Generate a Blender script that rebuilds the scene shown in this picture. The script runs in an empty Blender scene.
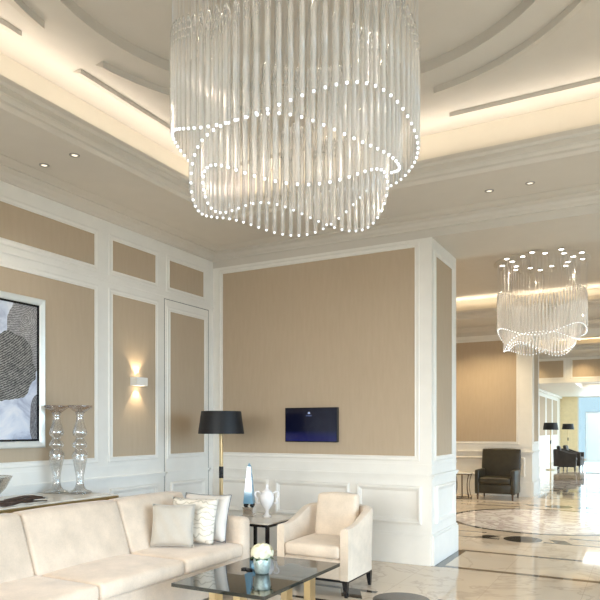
import bpy, bmesh, math, random
from mathutils import Vector, Matrix, Euler
random.seed(7)
PI = math.pi
S = bpy.context.scene
COL = S.collection

# ---------------------------------------------------------------- materials
class NT:
    """small helper to write node graphs as expressions"""
    def __init__(self, name):
        self.m = bpy.data.materials.new(name); self.m.use_nodes = True
        self.t = self.m.node_tree; self.t.nodes.clear()
        self.out = self.t.nodes.new('ShaderNodeOutputMaterial')
    def n(self, typ, **kw):
        nd = self.t.nodes.new(typ)
        for k, v in kw.items(): setattr(nd, k, v)
        return nd
    def link(self, a, b): self.t.links.new(a, b)
    def put(self, sock, v):
        if isinstance(v, bpy.types.NodeSocket): self.link(v, sock)
        elif isinstance(v, (tuple, list)) and len(v) == 3 and sock.type == 'RGBA': sock.default_value = (*v, 1)
        else: sock.default_value = v
    def math(self, op, a, b=None, c=None, clamp=False):
        nd = self.n('ShaderNodeMath', operation=op, use_clamp=clamp)
        self.put(nd.inputs[0], a)
        if b is not None: self.put(nd.inputs[1], b)
        if c is not None: self.put(nd.inputs[2], c)
        return nd.outputs[0]
    def mix(self, f, a, b):
        nd = self.n('ShaderNodeMix', data_type='RGBA')
        self.put(nd.inputs[0], f); self.put(nd.inputs[6], a); self.put(nd.inputs[7], b)
        return nd.outputs[2]
    def coord(self, which='Object'):
        return self.n('ShaderNodeTexCoord').outputs[which]
    def sep(self, v):
        nd = self.n('ShaderNodeSeparateXYZ'); self.put(nd.inputs[0], v); return nd.outputs
    def noise(self, vec, scale, detail=3, rough=.5, dist=0):
        nd = self.n('ShaderNodeTexNoise'); self.put(nd.inputs['Vector'], vec)
        nd.inputs['Scale'].default_value = scale; nd.inputs['Detail'].default_value = detail
        nd.inputs['Roughness'].default_value = rough; nd.inputs['Distortion'].default_value = dist
        return nd.outputs['Fac']
    def ramp(self, f, stops):
        nd = self.n('ShaderNodeValToRGB'); e = nd.color_ramp.elements
        while len(e) < len(stops): e.new(.5)
        for i, (p, c) in enumerate(stops):
            e[i].position = p; e[i].color = (*c, 1)
        self.put(nd.inputs[0], f); return nd.outputs[0]
    def bsdf(self, col, rough=.5, metal=0, spec=.5, bump=None, bstr=.2, bdist=.01, trans=0, ior=1.45, emit=None, es=0, sheen=0, coat=0):
        b = self.n('ShaderNodeBsdfPrincipled')
        self.put(b.inputs['Base Color'], col); self.put(b.inputs['Roughness'], rough)
        b.inputs['Metallic'].default_value = metal; b.inputs['Specular IOR Level'].default_value = spec
        b.inputs['Transmission Weight'].default_value = trans; b.inputs['IOR'].default_value = ior
        b.inputs['Sheen Weight'].default_value = sheen; b.inputs['Coat Weight'].default_value = coat
        if emit is not None:
            self.put(b.inputs['Emission Color'], emit); b.inputs['Emission Strength'].default_value = es
        if bump is not None:
            bp = self.n('ShaderNodeBump'); bp.inputs['Strength'].default_value = bstr; bp.inputs['Distance'].default_value = bdist
            self.put(bp.inputs['Height'], bump); self.link(bp.outputs[0], b.inputs['Normal'])
        return b.outputs[0]
    def done(self, sh):
        self.link(sh, self.out.inputs[0]); return self.m

def simple(name, col, rough=.5, metal=0, spec=.5, var=.06, vs=6, bstr=.0, bs=80, **kw):
    t = NT(name); c = t.coord()
    f = t.noise(c, vs, 3)
    lo = tuple(x * (1 - var) for x in col); hi = tuple(min(1, x * (1 + var)) for x in col)
    cc = t.ramp(f, [(.3, lo), (.7, hi)])
    bump = t.noise(c, bs, 2) if bstr > 0 else None
    return t.done(t.bsdf(cc, rough, metal, spec, bump, bstr, .004, **kw))

def fabric(name, col, var=.08, ws=300, sheen=.3, blotch=4):
    t = NT(name); c = t.coord(); x, y, z = t.sep(c)
    w1 = t.math('SINE', t.math('MULTIPLY', t.math('ADD', x, y), ws)); w2 = t.math('SINE', t.math('MULTIPLY', z, ws))
    weave = t.math('MULTIPLY', t.math('ADD', w1, w2), .25)
    f = t.math('ADD', t.noise(c, blotch, 4, .6), t.math('MULTIPLY', t.noise(c, 90, 2), .25))
    lo = tuple(v * (1 - var) for v in col); hi = tuple(min(1, v * (1 + var)) for v in col)
    cc = t.ramp(f, [(.4, lo), (.85, hi)])
    return t.done(t.bsdf(cc, .9, 0, .2, weave, .15, .002, sheen=sheen))

def emis(name, col, s):
    t = NT(name); e = t.n('ShaderNodeEmission'); t.put(e.inputs[0], col); e.inputs[1].default_value = s
    return t.done(e.outputs[0])

def clear_glass(name, tint=(1, 1, 1), body=.15, bodycol=(.85, .87, .9), rough=.03, f0=.08, fpow=.75, metal_col=(1, 1, 1)):
    """thin decorative glass: see-through, with fresnel reflection and a little milky body"""
    t = NT(name)
    tr = t.n('ShaderNodeBsdfTransparent'); t.put(tr.inputs[0], tint)
    di = t.n('ShaderNodeBsdfDiffuse'); t.put(di.inputs[0], bodycol)
    tl = t.n('ShaderNodeBsdfTranslucent'); t.put(tl.inputs[0], bodycol)
    dm = t.n('ShaderNodeMixShader'); dm.inputs[0].default_value = .5
    t.link(di.outputs[0], dm.inputs[1]); t.link(tl.outputs[0], dm.inputs[2])
    m1 = t.n('ShaderNodeMixShader'); m1.inputs[0].default_value = body
    t.link(tr.outputs[0], m1.inputs[1]); t.link(dm.outputs[0], m1.inputs[2])
    gl = t.n('ShaderNodeBsdfGlossy'); t.put(gl.inputs[0], metal_col); gl.inputs['Roughness'].default_value = rough
    lw = t.n('ShaderNodeLayerWeight'); lw.inputs[0].default_value = .35
    f = t.math('ADD', t.math('MULTIPLY', lw.outputs['Facing'], fpow), f0, clamp=True)
    m2 = t.n('ShaderNodeMixShader'); t.put(m2.inputs[0], f)
    t.link(m1.outputs[0], m2.inputs[1]); t.link(gl.outputs[0], m2.inputs[2])
    return t.done(m2.outputs[0])

M = {}
M['white'] = simple('painted_plaster', (.83, .80, .745), .45, var=.02, bstr=.03, bs=40)
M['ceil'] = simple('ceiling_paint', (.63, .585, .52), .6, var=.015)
M['cove'] = simple('cove_paint', (.78, .72, .61), .6, var=.015)
def tan_mat():
    t = NT('wallcovering'); c = t.coord(); x, y, z = t.sep(c)
    v = t.n('ShaderNodeCombineXYZ'); t.put(v.inputs[0], t.math('MULTIPLY', x, 25)); t.put(v.inputs[1], t.math('MULTIPLY', y, 25)); t.put(v.inputs[2], t.math('MULTIPLY', z, 4))
    f = t.math('ADD', t.math('MULTIPLY', t.noise(v.outputs[0], 1, 3), .6), t.math('MULTIPLY', t.noise(c, 1.5, 3), .4))
    cc = t.ramp(f, [(.3, (.475, .375, .268)), (.7, (.515, .41, .298))])
    return t.done(t.bsdf(cc, .75, 0, .25, t.noise(c, 200, 2), .08, .002))
M['tan'] = tan_mat()
M['cream'] = fabric('cream_velvet', (.68, .56, .445), .15)
M['creamarm'] = fabric('cream_chair_velvet', (.70, .59, .475), .14)
M['greypil'] = fabric('grey_beige_linen', (.50, .46, .40), .08, 350)
M['whitepil'] = fabric('white_cotton', (.70, .66, .61), .03)
M['piping'] = simple('dark_piping', (.10, .10, .13), .7)
def pattern_mat():
    t = NT('leaf_pattern_fabric'); c = t.coord()
    d = t.n('ShaderNodeTexNoise'); t.put(d.inputs['Vector'], c); d.inputs['Scale'].default_value = 5
    w = t.n('ShaderNodeTexWave', wave_type='RINGS'); t.put(w.inputs['Vector'], c); w.inputs['Scale'].default_value = 7
    w.inputs['Distortion'].default_value = 9; w.inputs['Detail'].default_value = 1.5; w.inputs['Detail Scale'].default_value = 1.6
    cc = t.ramp(w.outputs['Fac'], [(.0, (.52, .48, .40)), (.08, (.60, .56, .48)), (.14, (.76, .71, .62)), (1, (.79, .74, .65))])
    return t.done(t.bsdf(cc, .85, 0, .2, sheen=.2))
M['pattern'] = pattern_mat()
M['black'] = simple('black_lacquer', (.012, .012, .014), .25, var=.2)
M['shade'] = simple('black_shade_fabric', (.006, .007, .010), .5, var=.1, bstr=.1, bs=200)
M['shadein'] = simple('gold_shade_lining', (.75, .55, .25), .4, metal=.3)
M['gold'] = simple('brushed_gold', (.80, .64, .38), .30, metal=1, var=.05)
M['brass'] = simple('antique_brass', (.62, .48, .24), .3, metal=1, var=.08)
M['silver'] = simple('polished_silver', (.82, .83, .85), .12, metal=1, var=.03)
M['bowlmetal'] = simple('hammered_silver_green', (.42, .50, .47), .38, metal=.45, var=.2, vs=40, bstr=.5, bs=60)
M['leather'] = simple('dark_olive_leather', (.036, .030, .018), .36, var=.25, vs=5, bstr=.15, bs=120)
M['darkfab'] = simple('dark_brown_fabric', (.035, .030, .027), .6, var=.2)
M['wood'] = simple('dark_walnut', (.10, .055, .025), .35, var=.25)
M['driftwood'] = simple('burnt_driftwood', (.05, .028, .018), .6, var=.5, vs=30, bstr=.6, bs=40)
M['porcelain'] = simple('white_porcelain', (.88, .86, .86), .12, var=.01)
M['tableglass'] = simple('black_tinted_glass', (.018, .020, .016), .02, spec=.8, var=.05, coat=.3)
M['downtrim'] = simple('downlight_ring', (.35, .33, .30), .3, metal=.7)
M['rod'] = clear_glass('crystal_rod', (.97, .97, .965), .30, (.97, .97, .96), .10, .04, .48, (1, .98, .96))
M['vessel'] = clear_glass('clear_crystal', (.86, .86, .85), .16, (.55, .53, .50), .08, .10, .55)
M['pane'] = clear_glass('window_glass', (.85, .95, 1.0), .02, (.8, .9, 1), .0, .04, .3)
M['blueglass'] = clear_glass('blue_crystal', (.45, .75, .92), .75, (.36, .68, .90), .12, .08, .35)
M['tip'] = emis('led_tip', (.90, .96, 1.0), 2.2)
M['spot'] = emis('spot_lens', (1, .97, .9), 10)
M['dlens'] = emis('downlight_lens', (1, .9, .75), 1.5)
M['steel'] = simple('suspension_steel', (.62, .60, .58), .35, metal=.6)
M['petal'] = simple('hydrangea_petal', (.82, .79, .60), .6, var=.08, vs=40)
M['leaf'] = simple('green_leaf', (.06, .12, .04), .5, var=.2)
M['tvblack'] = simple('tv_bezel', (.006, .006, .008), .2)
M['extfloor'] = simple('terrace_stone', (.6, .62, .62), .7)

def floor_mat():
    t = NT('polished_marble')
    g = t.n('ShaderNodeNewGeometry').outputs['Position']; x, y, z = t.sep(g)
    A = lambda v: t.math('ABSOLUTE', v)
    sub = lambda a, b: t.math('SUBTRACT', a, b)
    lt = lambda a, b: t.math('LESS_THAN', a, b)
    gt = lambda a, b: t.math('GREATER_THAN', a, b)
    mul = lambda a, b: t.math('MULTIPLY', a, b)
    mx = lambda a, b: t.math('MAXIMUM', a, b)
    dark = None; inner = None
    for cx, cy in ((-1.88, 3.32), (-1.46, 11.03), (-1.5, 18.4)):
        dx = A(sub(x, cx)); dy = A(sub(y, cy))
        r = t.math('SQRT', t.math('ADD', mul(dx, dx), mul(dy, dy)))
        ring = lt(A(sub(r, 1.47)), .045)
        l1 = mul(mul(lt(A(sub(dy, 2.15)), .035), lt(dx, 2.6)), gt(dx, .28))
        l2 = mul(mul(lt(A(sub(dy, 1.68)), .032), lt(dx, 2.6)), gt(dx, .55))
        l3 = mul(lt(A(sub(dx, 2.6)), .035), lt(dy, 2.18))
        dc = sub(dy, 2.02); rc = t.math('SQRT', t.math('ADD', mul(dx, dx), mul(dc, dc)))
        circ = lt(rc, .25)
        q = mul(lt(A(sub(dx, t.math('ADD', .48, mul(dc, .5)))), .10), lt(A(dc), .14))
        for v in (ring, l1, l2, l3, circ, q): dark = v if dark is None else mx(dark, v)
        i = lt(r, 1.43); inner = i if inner is None else mx(inner, i)
    for yy in (6.85, 7.86, 14.55, 15.65):
        dark = mx(dark, mul(lt(A(sub(y, yy)), .045), gt(x, -2.0)))
    # grey skirting strips round the pier bases
    for y0 in (7.33, 15.1):
        dark = mx(dark, mul(mul(gt(x, -2.06), lt(x, -1.93)), lt(A(sub(y, y0)), .54)))
    # veins
    n1 = t.noise(g, .9, 6, .6, 1.2); n2 = t.noise(g, 1.5, 6, .62, 2.2)
    v1 = t.math('SUBTRACT', 1, t.math('MULTIPLY', A(sub(n1, .5)), 40), clamp=True)
    v2 = t.math('SUBTRACT', 1, t.math('MULTIPLY', A(sub(n2, .5)), 14), clamp=True)
    tone = t.ramp(t.noise(g, .6, 4), [(.3, (.60, .50, .385)), (.7, (.68, .58, .46))])
    base = t.mix(mul(v1, .38), tone, (.30, .25, .20))
    med = t.mix(mul(v2, .7), (.80, .75, .70), (.36, .29, .28))
    base = t.mix(inner, base, med)
    # tile joints
    jx = lt(A(sub(t.math('FRACT', t.math('DIVIDE', t.math('ADD', x, 40.1), .8)), .5)), .0025)
    jy = lt(A(sub(t.math('FRACT', t.math('DIVIDE', t.math('ADD', y, 40.15), .8)), .5)), .0025)
    base = t.mix(mul(mx(jx, jy), .5), base, (.3, .25, .2))
    dk = t.mix(mul(v2, .4), (.045, .036, .028), (.10, .085, .07))
    col = t.mix(dark, base, dk)
    return t.done(t.bsdf(col, .045, 0, .6))
M['floor'] = floor_mat()

def painting_mat():
    t = NT('abstract_painting')
    c = t.coord(); x, y, z = t.sep(c)
    nz2 = t.noise(c, 6, 2)
    def ell(cy, cz, ry, rz):
        a = t.math('DIVIDE', t.math('SUBTRACT', y, cy), ry); b = t.math('DIVIDE', t.math('SUBTRACT', z, cz), rz)
        return t.math('ADD', t.math('SQRT', t.math('ADD', t.math('MULTIPLY', a, a), t.math('MULTIPLY', b, b))), t.math('MULTIPLY', t.math('SUBTRACT', nz2, .5), .5))
    nz = t.noise(c, 5, 3)
    def stripes(cy, cz, sc, dist=3):
        mp = t.n('ShaderNodeMapping'); mp.inputs['Location'].default_value = (0, -cy, -cz); t.link(c, mp.inputs[0])
        w = t.n('ShaderNodeTexWave', wave_type='RINGS', rings_direction='X'); t.link(mp.outputs[0], w.inputs[0])
        w.inputs['Scale'].default_value = sc; w.inputs['Distortion'].default_value = dist; w.inputs['Detail'].default_value = 3
        w.inputs['Detail Scale'].default_value = 4; w.inputs['Detail Roughness'].default_value = .7
        return t.math('MULTIPLY', w.outputs['Fac'], t.noise(c, 30, 4))
    n = t.noise(c, 4, 5, .6, 1)
    col = t.ramp(n, [(.35, (.38, .42, .54)), (.5, (.62, .66, .76)), (.7, (.78, .78, .82))])
    shapes = [((1.41, .95, .20, .36), (1.2, 1.5, 15, 6), (.17, .16, .165), (.62, .60, .59)),
              ((1.46, 1.02, .13, .16), (1.40, 1.1, 18, 6), (.16, .15, .15), (.75, .72, .70)),
              ((1.22, .65, .28, .30), (.7, 1.6, 16, 5), (.02, .02, .022), (.62, .60, .56)),
              ((1.52, .17, .08, .26), (1.9, .2, 20, 4), (.05, .05, .06), (.6, .6, .62)),
              ((.55, .95, .30, .28), (.5, .5, 10, 2), (.08, .08, .08), (.45, .43, .41)),
              ((.35, .40, .26, .32), (.2, 1, 10, 2), (.04, .04, .05), (.4, .4, .4))]
    for e, s, a, b in shapes:
        f = t.math('LESS_THAN', ell(*e), 1)
        sc = t.mix(stripes(*s), a, b)
        col = t.mix(f, col, sc)
    return t.done(t.bsdf(col, .35, 0, .4))
M['painting'] = painting_mat()

def tv_mat():
    t = NT('tv_screen'); c = t.coord('Generated'); x, y, z = t.sep(c)
    f = t.ramp(z, [(.0, (.003, .006, .09)), (.22, (.002, .004, .05)), (.32, (.001, .002, .012)), (1, (.0008, .001, .008))])
    return t.done(t.bsdf((.004, .004, .008), .12, 0, .5, emit=f, es=1.0))
M['tv'] = tv_mat()

# ---------------------------------------------------------------- geometry helpers
def mesh_from(bm, name):
    me = bpy.data.meshes.new(name); bmesh.ops.recalc_face_normals(bm, faces=bm.faces); bm.to_mesh(me); bm.free(); return me
def obj(name, bm, mats, parent=None, smooth=False, angle=None):
    me = mesh_from(bm, name)
    if not isinstance(mats, (list, tuple)): mats = [mats]
    for m in mats: me.materials.append(M[m] if isinstance(m, str) else m)
    if smooth:
        me.shade_smooth()
        if angle is not None:
            b2 = bmesh.new(); b2.from_mesh(me)
            for e in b2.edges:
                if len(e.link_faces) == 2 and e.calc_face_angle(0) > angle: e.smooth = False
            b2.to_mesh(me); b2.free()
    o = bpy.data.objects.new(name, me); COL.objects.link(o)
    if parent: o.parent = parent
    return o
def thing(name, label, cat, loc=(0, 0, 0), rz=0, group=None):
    o = bpy.data.objects.new(name, None); COL.objects.link(o)
    o.location = loc; o.rotation_euler = (0, 0, rz); o.empty_display_size = .1
    return tag(o, label, cat, group)
def tag(o, label, cat, group=None):
    o['label'] = label; o['category'] = cat
    if group: o['group'] = group
    return o
def struct(name, bm, m, parent=None, **kw):
    o = obj(name, bm, m, parent, **kw)
    if not parent: o['kind'] = 'structure'
    return o
def B(): return bmesh.new()
def box(bm, x0, x1, y0, y1, z0, z1, bev=0, seg=2, mi=0):
    vs = [bm.verts.new((x, y, z)) for x in (x0, x1) for y in (y0, y1) for z in (z0, z1)]
    F = [(0, 1, 3, 2), (4, 6, 7, 5), (0, 4, 5, 1), (2, 3, 7, 6), (0, 2, 6, 4), (1, 5, 7, 3)]
    fs = [bm.faces.new([vs[i] for i in f]) for f in F]
    for f in fs: f.material_index = mi
    if bev > 0:
        es = list({e for f in fs for e in f.edges})
        bmesh.ops.bevel(bm, geom=es, offset=bev, segments=seg, profile=.5, affect='EDGES')
    return bm
def bx(*a, **k): return box(B(), *a, **k)
def lathe(bm, prof, c=(0, 0, 0), seg=24, caps=True, mi=0):
    rings = []
    for r, z in prof:
        rings.append([bm.verts.new((c[0] + r * math.cos(2 * PI * i / seg), c[1] + r * math.sin(2 * PI * i / seg), c[2] + z)) for i in range(seg)])
    for a, b in zip(rings, rings[1:]):
        for i in range(seg):
            f = bm.faces.new((a[i], a[(i + 1) % seg], b[(i + 1) % seg], b[i])); f.material_index = mi
    if caps:
        for rg in (rings[0], rings[-1]):
            f = bm.faces.new(rg); f.material_index = mi
    return bm
def tube(bm, pts, r, seg=8, closed=False, mi=0):
    pts = [Vector(p) for p in pts]; n = len(pts); rings = []
    rr = r if isinstance(r, (list, tuple)) else [r] * n
    up0 = None
    for i, p in enumerate(pts):
        if closed: t = pts[(i + 1) % n] - pts[i - 1]
        else: t = pts[min(i + 1, n - 1)] - pts[max(i - 1, 0)]
        t.normalize()
        if up0 is None: up0 = Vector((0, 0, 1)) if abs(t.z) < .9 else Vector((1, 0, 0))
        s = t.cross(up0).normalized(); u = s.cross(t).normalized(); up0 = u
        rings.append([bm.verts.new(p + rr[i] * (math.cos(2 * PI * k / seg) * s + math.sin(2 * PI * k / seg) * u)) for k in range(seg)])
    m = n if closed else n - 1
    for i in range(m):
        a, b = rings[i], rings[(i + 1) % n]
        for k in range(seg):
            f = bm.faces.new((a[k], a[(k + 1) % seg], b[(k + 1) % seg], b[k])); f.material_index = mi
    if not closed:
        bm.faces.new(rings[0]).material_index = mi; bm.faces.new(rings[-1]).material_index = mi
    return bm
def loft_rect(bm, prof, x0, x1, y0, y1, closed=True, mi=0):
    """sweep profile [(inward offset, z)] around a rectangle with mitred corners"""
    rings = []
    for o, z in prof:
        rings.append([bm.verts.new(p) for p in ((x0 + o, y0 + o, z), (x1 - o, y0 + o, z), (x1 - o, y1 - o, z), (x0 + o, y1 - o, z))])
    n = len(rings); m = n if closed else n - 1
    for i in range(m):
        a, b = rings[i], rings[(i + 1) % n]
        for k in range(4): bm.faces.new((a[k], a[(k + 1) % 4], b[(k + 1) % 4], b[k])).material_index = mi
    return bm
def wall_frame(bm, o, u, nrm, u0, u1, z0, z1, prof):
    """picture-frame moulding on a wall: o origin, u unit along wall, nrm unit out of wall; prof [(inward offset, proud)]"""
    o = Vector(o); u = Vector(u); n = Vector(nrm); rings = []
    for off, pr in prof:
        rings.append([bm.verts.new(o + u * a + n * pr + Vector((0, 0, b))) for a, b in
                      ((u0 + off, z0 + off), (u1 - off, z0 + off), (u1 - off, z1 - off), (u0 + off, z1 - off))])
    k = len(rings)
    for i in range(k):
        a, b = rings[i], rings[(i + 1) % k]
        for j in range(4): bm.faces.new((a[j], a[(j + 1) % 4], b[(j + 1) % 4], b[j]))
    return bm
def wall_box(bm, o, u, nrm, u0, u1, z0, z1, p0, p1, bev=0):
    o = Vector(o); u = Vector(u); n = Vector(nrm)
    vs = [bm.verts.new(o + u * a + n * p + Vector((0, 0, z))) for a in (u0, u1) for p in (p0, p1) for z in (z0, z1)]
    F = [(0, 1, 3, 2), (4, 6, 7, 5), (0, 4, 5, 1), (2, 3, 7, 6), (0, 2, 6, 4), (1, 5, 7, 3)]
    fs = [bm.faces.new([vs[i] for i in f]) for f in F]
    if bev: bmesh.ops.bevel(bm, geom=list({e for f in fs for e in f.edges}), offset=bev, segments=2, affect='EDGES')
    return bm
def soft_box(bm, x0, x1, y0, y1, z0, z1, r=.04, puff=.0, seg=3, sub=8):
    """cushion: bevelled box with a slight crown on its big faces"""
    box(bm, x0, x1, y0, y1, z0, z1, bev=r, seg=seg)
    bmesh.ops.triangulate(bm, faces=[f for f in bm.faces if len(f.verts) > 4])
    if puff:
        es = [e for e in bm.edges if e.calc_length() > .12]
        bmesh.ops.subdivide_edges(bm, edges=es, cuts=sub, use_grid_fill=True)
        cx, cy, cz = (x0 + x1) / 2, (y0 + y1) / 2, (z0 + z1) / 2
        hx, hy, hz = (x1 - x0) / 2, (y1 - y0) / 2, (z1 - z0) / 2
        for v in bm.verts:
            a, b, c = (v.co.x - cx) / hx, (v.co.y - cy) / hy, (v.co.z - cz) / hz
            fa, fb, fc = (max(0, 1 - q * q) for q in (a, b, c))
            v.co.x += puff * a * fb * fc * .5; v.co.y += puff * b * fa * fc * .5; v.co.z += puff * c * fa * fb
    return bm
def pillow_bm(w, h, t, n=16, notch=.06):
    bm = B(); grid = {}
    for s in (1, -1):
        for i in range(n + 1):
            for j in range(n + 1):
                a = -1 + 2 * i / n; b = -1 + 2 * j / n
                edge = i in (0, n) or j in (0, n)
                if edge and s == -1: grid[(s, i, j)] = grid[(1, i, j)]; continue
                k = ((1 - a ** 4) * (1 - b ** 4)) ** .55 if not edge else 0
                pa = a * (1 - notch * (1 - b * b)) ; pb = b * (1 - notch * (1 - a * a))
                wr = .006 * math.sin(9 * a + 5 * b) * k
                grid[(s, i, j)] = bm.verts.new((pa * w / 2, -s * (t / 2 * k) + wr, pb * h / 2 + h / 2))
    for s in (1, -1):
        for i in range(n):
            for j in range(n):
                bm.faces.new([grid[(s, i, j)], grid[(s, i + 1, j)], grid[(s, i + 1, j + 1)], grid[(s, i, j + 1)]])
    return bm
def pillow_edge(w, h, notch=.06, n=16):
    P = []
    def q(a, b): return (a * (1 - notch * (1 - b * b)) * w / 2, 0, b * (1 - notch * (1 - a * a)) * h / 2 + h / 2)
    for i in range(n): P.append(q(-1 + 2 * i / n, -1))
    for i in range(n): P.append(q(1, -1 + 2 * i / n))
    for i in range(n): P.append(q(1 - 2 * i / n, 1))
    for i in range(n): P.append(q(-1, 1 - 2 * i / n))
    return P
def copy_tree(o, parent=None):
    c = o.copy(); COL.objects.link(c)
    if parent: c.parent = parent
    for ch in list(o.children): copy_tree(ch, c)
    return c

# ---------------------------------------------------------------- dimensions
XL = -4.966; XR = 1.366; YB = 6.80; YF = -.16; ZB = 3.576; ZS = 3.77; ZT = 4.31
PX = -2.05; PY1 = 7.82
XE = 5.2; YE = -3.6        # outer window walls

# ---------------------------------------------------------------- floor
struct('floor', bx(-8, XE + .2, YE - .2, 34.0, -.12, 0), 'floor')

# ---------------------------------------------------------------- walls
RUN = [(0, 0), (0, .012), (.006, .028), (.018, .034), (.034, .030), (.042, .014), (.052, .010), (.058, 0)]
THIN = [(0, 0), (0, .006), (.008, .012), (.020, .012), (.030, .008), (.044, .008), (.050, .014), (.055, .012), (.055, 0)]
def wainscot(bm, o, u, n, u0, u1, panels, cap=True):
    """dado: plinth, base bead, rail and raised lower panels"""
    wall_box(bm, o, u, n, u0, u1, 0, .315, 0, .030, .004)
    wall_box(bm, o, u, n, u0, u1, .315, .34, 0, .018, .004)
    wall_box(bm, o, u, n, u0, u1, .965, .990, 0, .034, .006)
    wall_box(bm, o, u, n, u0, u1, .94, .965, 0, .018, .004)
    wall_box(bm, o, u, n, u0, u1, 1.085, 1.10, 0, .008)
    for a, b in panels: wall_frame(bm, o, u, n, a, b, .44, .86, RUN)
def tan_panel(parent, o, u, n, u0, u1, z0, z1):
    obj('fabric_panel', wall_box(B(), o, u, n, u0, u1, z0, z1, 0, .006), 'tan', parent)
    obj('panel_moulding', wall_frame(B(), o, u, n, u0 - .055, u1 + .055, z0 - .055, z1 + .055, THIN), 'white', parent)

# left wall (one wall through rooms one to three)
wl = struct('wall_left', bx(XL - .2, XL, YE, 21.3, 0, 4.5), 'white')
OL = (XL, 0, 0); UL = (0, 1, 0); NL = (1, 0, 0)
b = B(); wainscot(b, OL, UL, NL, YE, 5.83, [(1.2, 2.9), (3.05, 4.72), (4.97, 5.72)]); wainscot(b, OL, UL, NL, 6.71, 6.80, [])
obj('wainscot', b, 'white', wl)
b = B(); wall_box(b, OL, UL, NL, YE, 6.80, 3.04, 3.075, 0, .014, .003)
obj('frieze_rail', b, 'white', wl)
for a, c in ((1.3, 2.35), (2.6, 4.755), (5.007, 5.680), (5.925, 6.586)):
    tan_panel(wl, OL, UL, NL, a, c, 3.164, 3.483)
for a, c in ((1.3, 2.35), (2.6, 4.755), (5.007, 5.680)):
    tan_panel(wl, OL, UL, NL, a, c, 1.195, 2.915)
for y0 in (8.4, 11.6): tan_panel(wl, OL, UL, NL, y0, y0 + 2.6, 1.195, 3.483)
# concealed door in the left wall
d = struct('door_1', wall_box(B(), OL, UL, NL, 5.855, 6.685, .01, 3.0, .0, .012, .004), 'white')
obj('door_gap', wall_frame(B(), OL, UL, NL, 5.838, 6.702, -.01, 3.02, [(0, 0), (0, .002), (.006, .002), (.006, 0)]), 'darkfab', d)
obj('fabric_panel', wall_box(B(), OL, UL, NL, 5.925, 6.586, 1.195, 2.876, .012, .018), 'tan', d)
obj('panel_moulding', wall_frame(B(), (XL + .010, 0, 0), UL, NL, 5.872, 6.640, 1.14, 2.93, THIN), 'white', d)
b = B(); wall_box(b, OL, UL, NL, 5.86, 6.68, .965, .99, .01, .036, .004); wall_box(b, OL, UL, NL, 5.86, 6.68, .02, .315, .01, .032, .004)
wall_frame(b, (XL + .010, 0, 0), UL, NL, 5.93, 6.60, .44, .86, RUN); obj('door_dado', b, 'white', d)

# back wall: pier block between room one and room two
wb = struct('wall_back', bx(XL, PX, YB, PY1, 0, ZB), 'white')
OB = (0, YB, 0); UB = (1, 0, 0); NB = (0, -1, 0)
b = B(); wainscot(b, OB, UB, NB, XL, PX - .0, [(-4.86, -4.12), (-4.02, -3.02), (-2.93, -2.16)]); obj('wainscot', b, 'white', wb)
tan_panel(wb, OB, UB, NB, -4.805, -2.238, 1.19, 3.487)
OP = (PX, 0, 0); UP = (0, 1, 0); NP = (1, 0, 0)
b = B(); wainscot(b, OP, UP, NP, YB, PY1, [(6.92, 7.70)]); obj('wainscot', b, 'white', wb)
tan_panel(wb, OP, UP, NP, 6.94, 7.60, 1.19, 3.40)
O2 = (0, PY1, 0); N2 = (0, 1, 0)
tan_panel(wb, O2, UB, N2, -4.7, -2.3, 1.19, 3.44)

# second pier block (behind the dark armchair), third room header and end room
wf = struct('wall_far', bx(XL, -2.17, 14.6, 15.6, 0, ZB), 'white')
OF = (0, 14.6, 0)
b = B(); wainscot(b, OF, UB, NB, XL, -2.17, [(-4.8, -4.0), (-3.9, -3.1), (-2.98, -2.32)]); obj('wainscot', b, 'white', wf)
tan_panel(wf, OF, UB, NB, -4.75, -2.50, 1.2, 3.44)
OG = (-2.17, 0, 0)
b = B(); wainscot(b, OG, UP, NP, 14.6, 15.6, []); obj('wainscot', b, 'white', wf)
tan_panel(wf, OG, UP, NP, 14.78, 15.42, 1.2, 3.3)

wh = B()
box(wh, XL, XE, 21.2, 21.5, 2.89, 4.3); box(wh, XL, -3.63, 21.2, 21.5, 0, 2.89)
wh = struct('wall_header', wh, 'white')
for a, c in ((-4.75, -3.75), (-3.5, -2.24), (-1.98, -.72), (-.46, .80)):
    tan_panel(wh, (0, 21.2, 0), UB, NB, a, c, 3.06, 3.58)
b = B(); wall_box(b, (0, 21.2, 0), UB, NB, -3.63, XE, 2.89, 2.98, 0, .03, .004); obj('lintel_moulding', b, 'white', wh)

we = struct('wall_end_left', bx(-3.83, -3.63, 21.5, 33.2, 0, 3.2), 'white')
for y0 in (22.2, 24.2, 26.2, 28.2, 30.2): tan_panel(we, (-3.63, 0, 0), UP, NP, y0, y0 + 1.6, 1.2, 2.75)
b = B(); wainscot(b, (-3.63, 0, 0), UP, NP, 21.5, 33.0, []); obj('wainscot', b, 'white', we)
M['creamwall'] = simple('cream_wallpaper', (.86, .72, .46), .7)
struct('wall_end', bx(-3.63, -2.87, 33.0, 33.2, 0, 3.2), 'creamwall')

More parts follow.
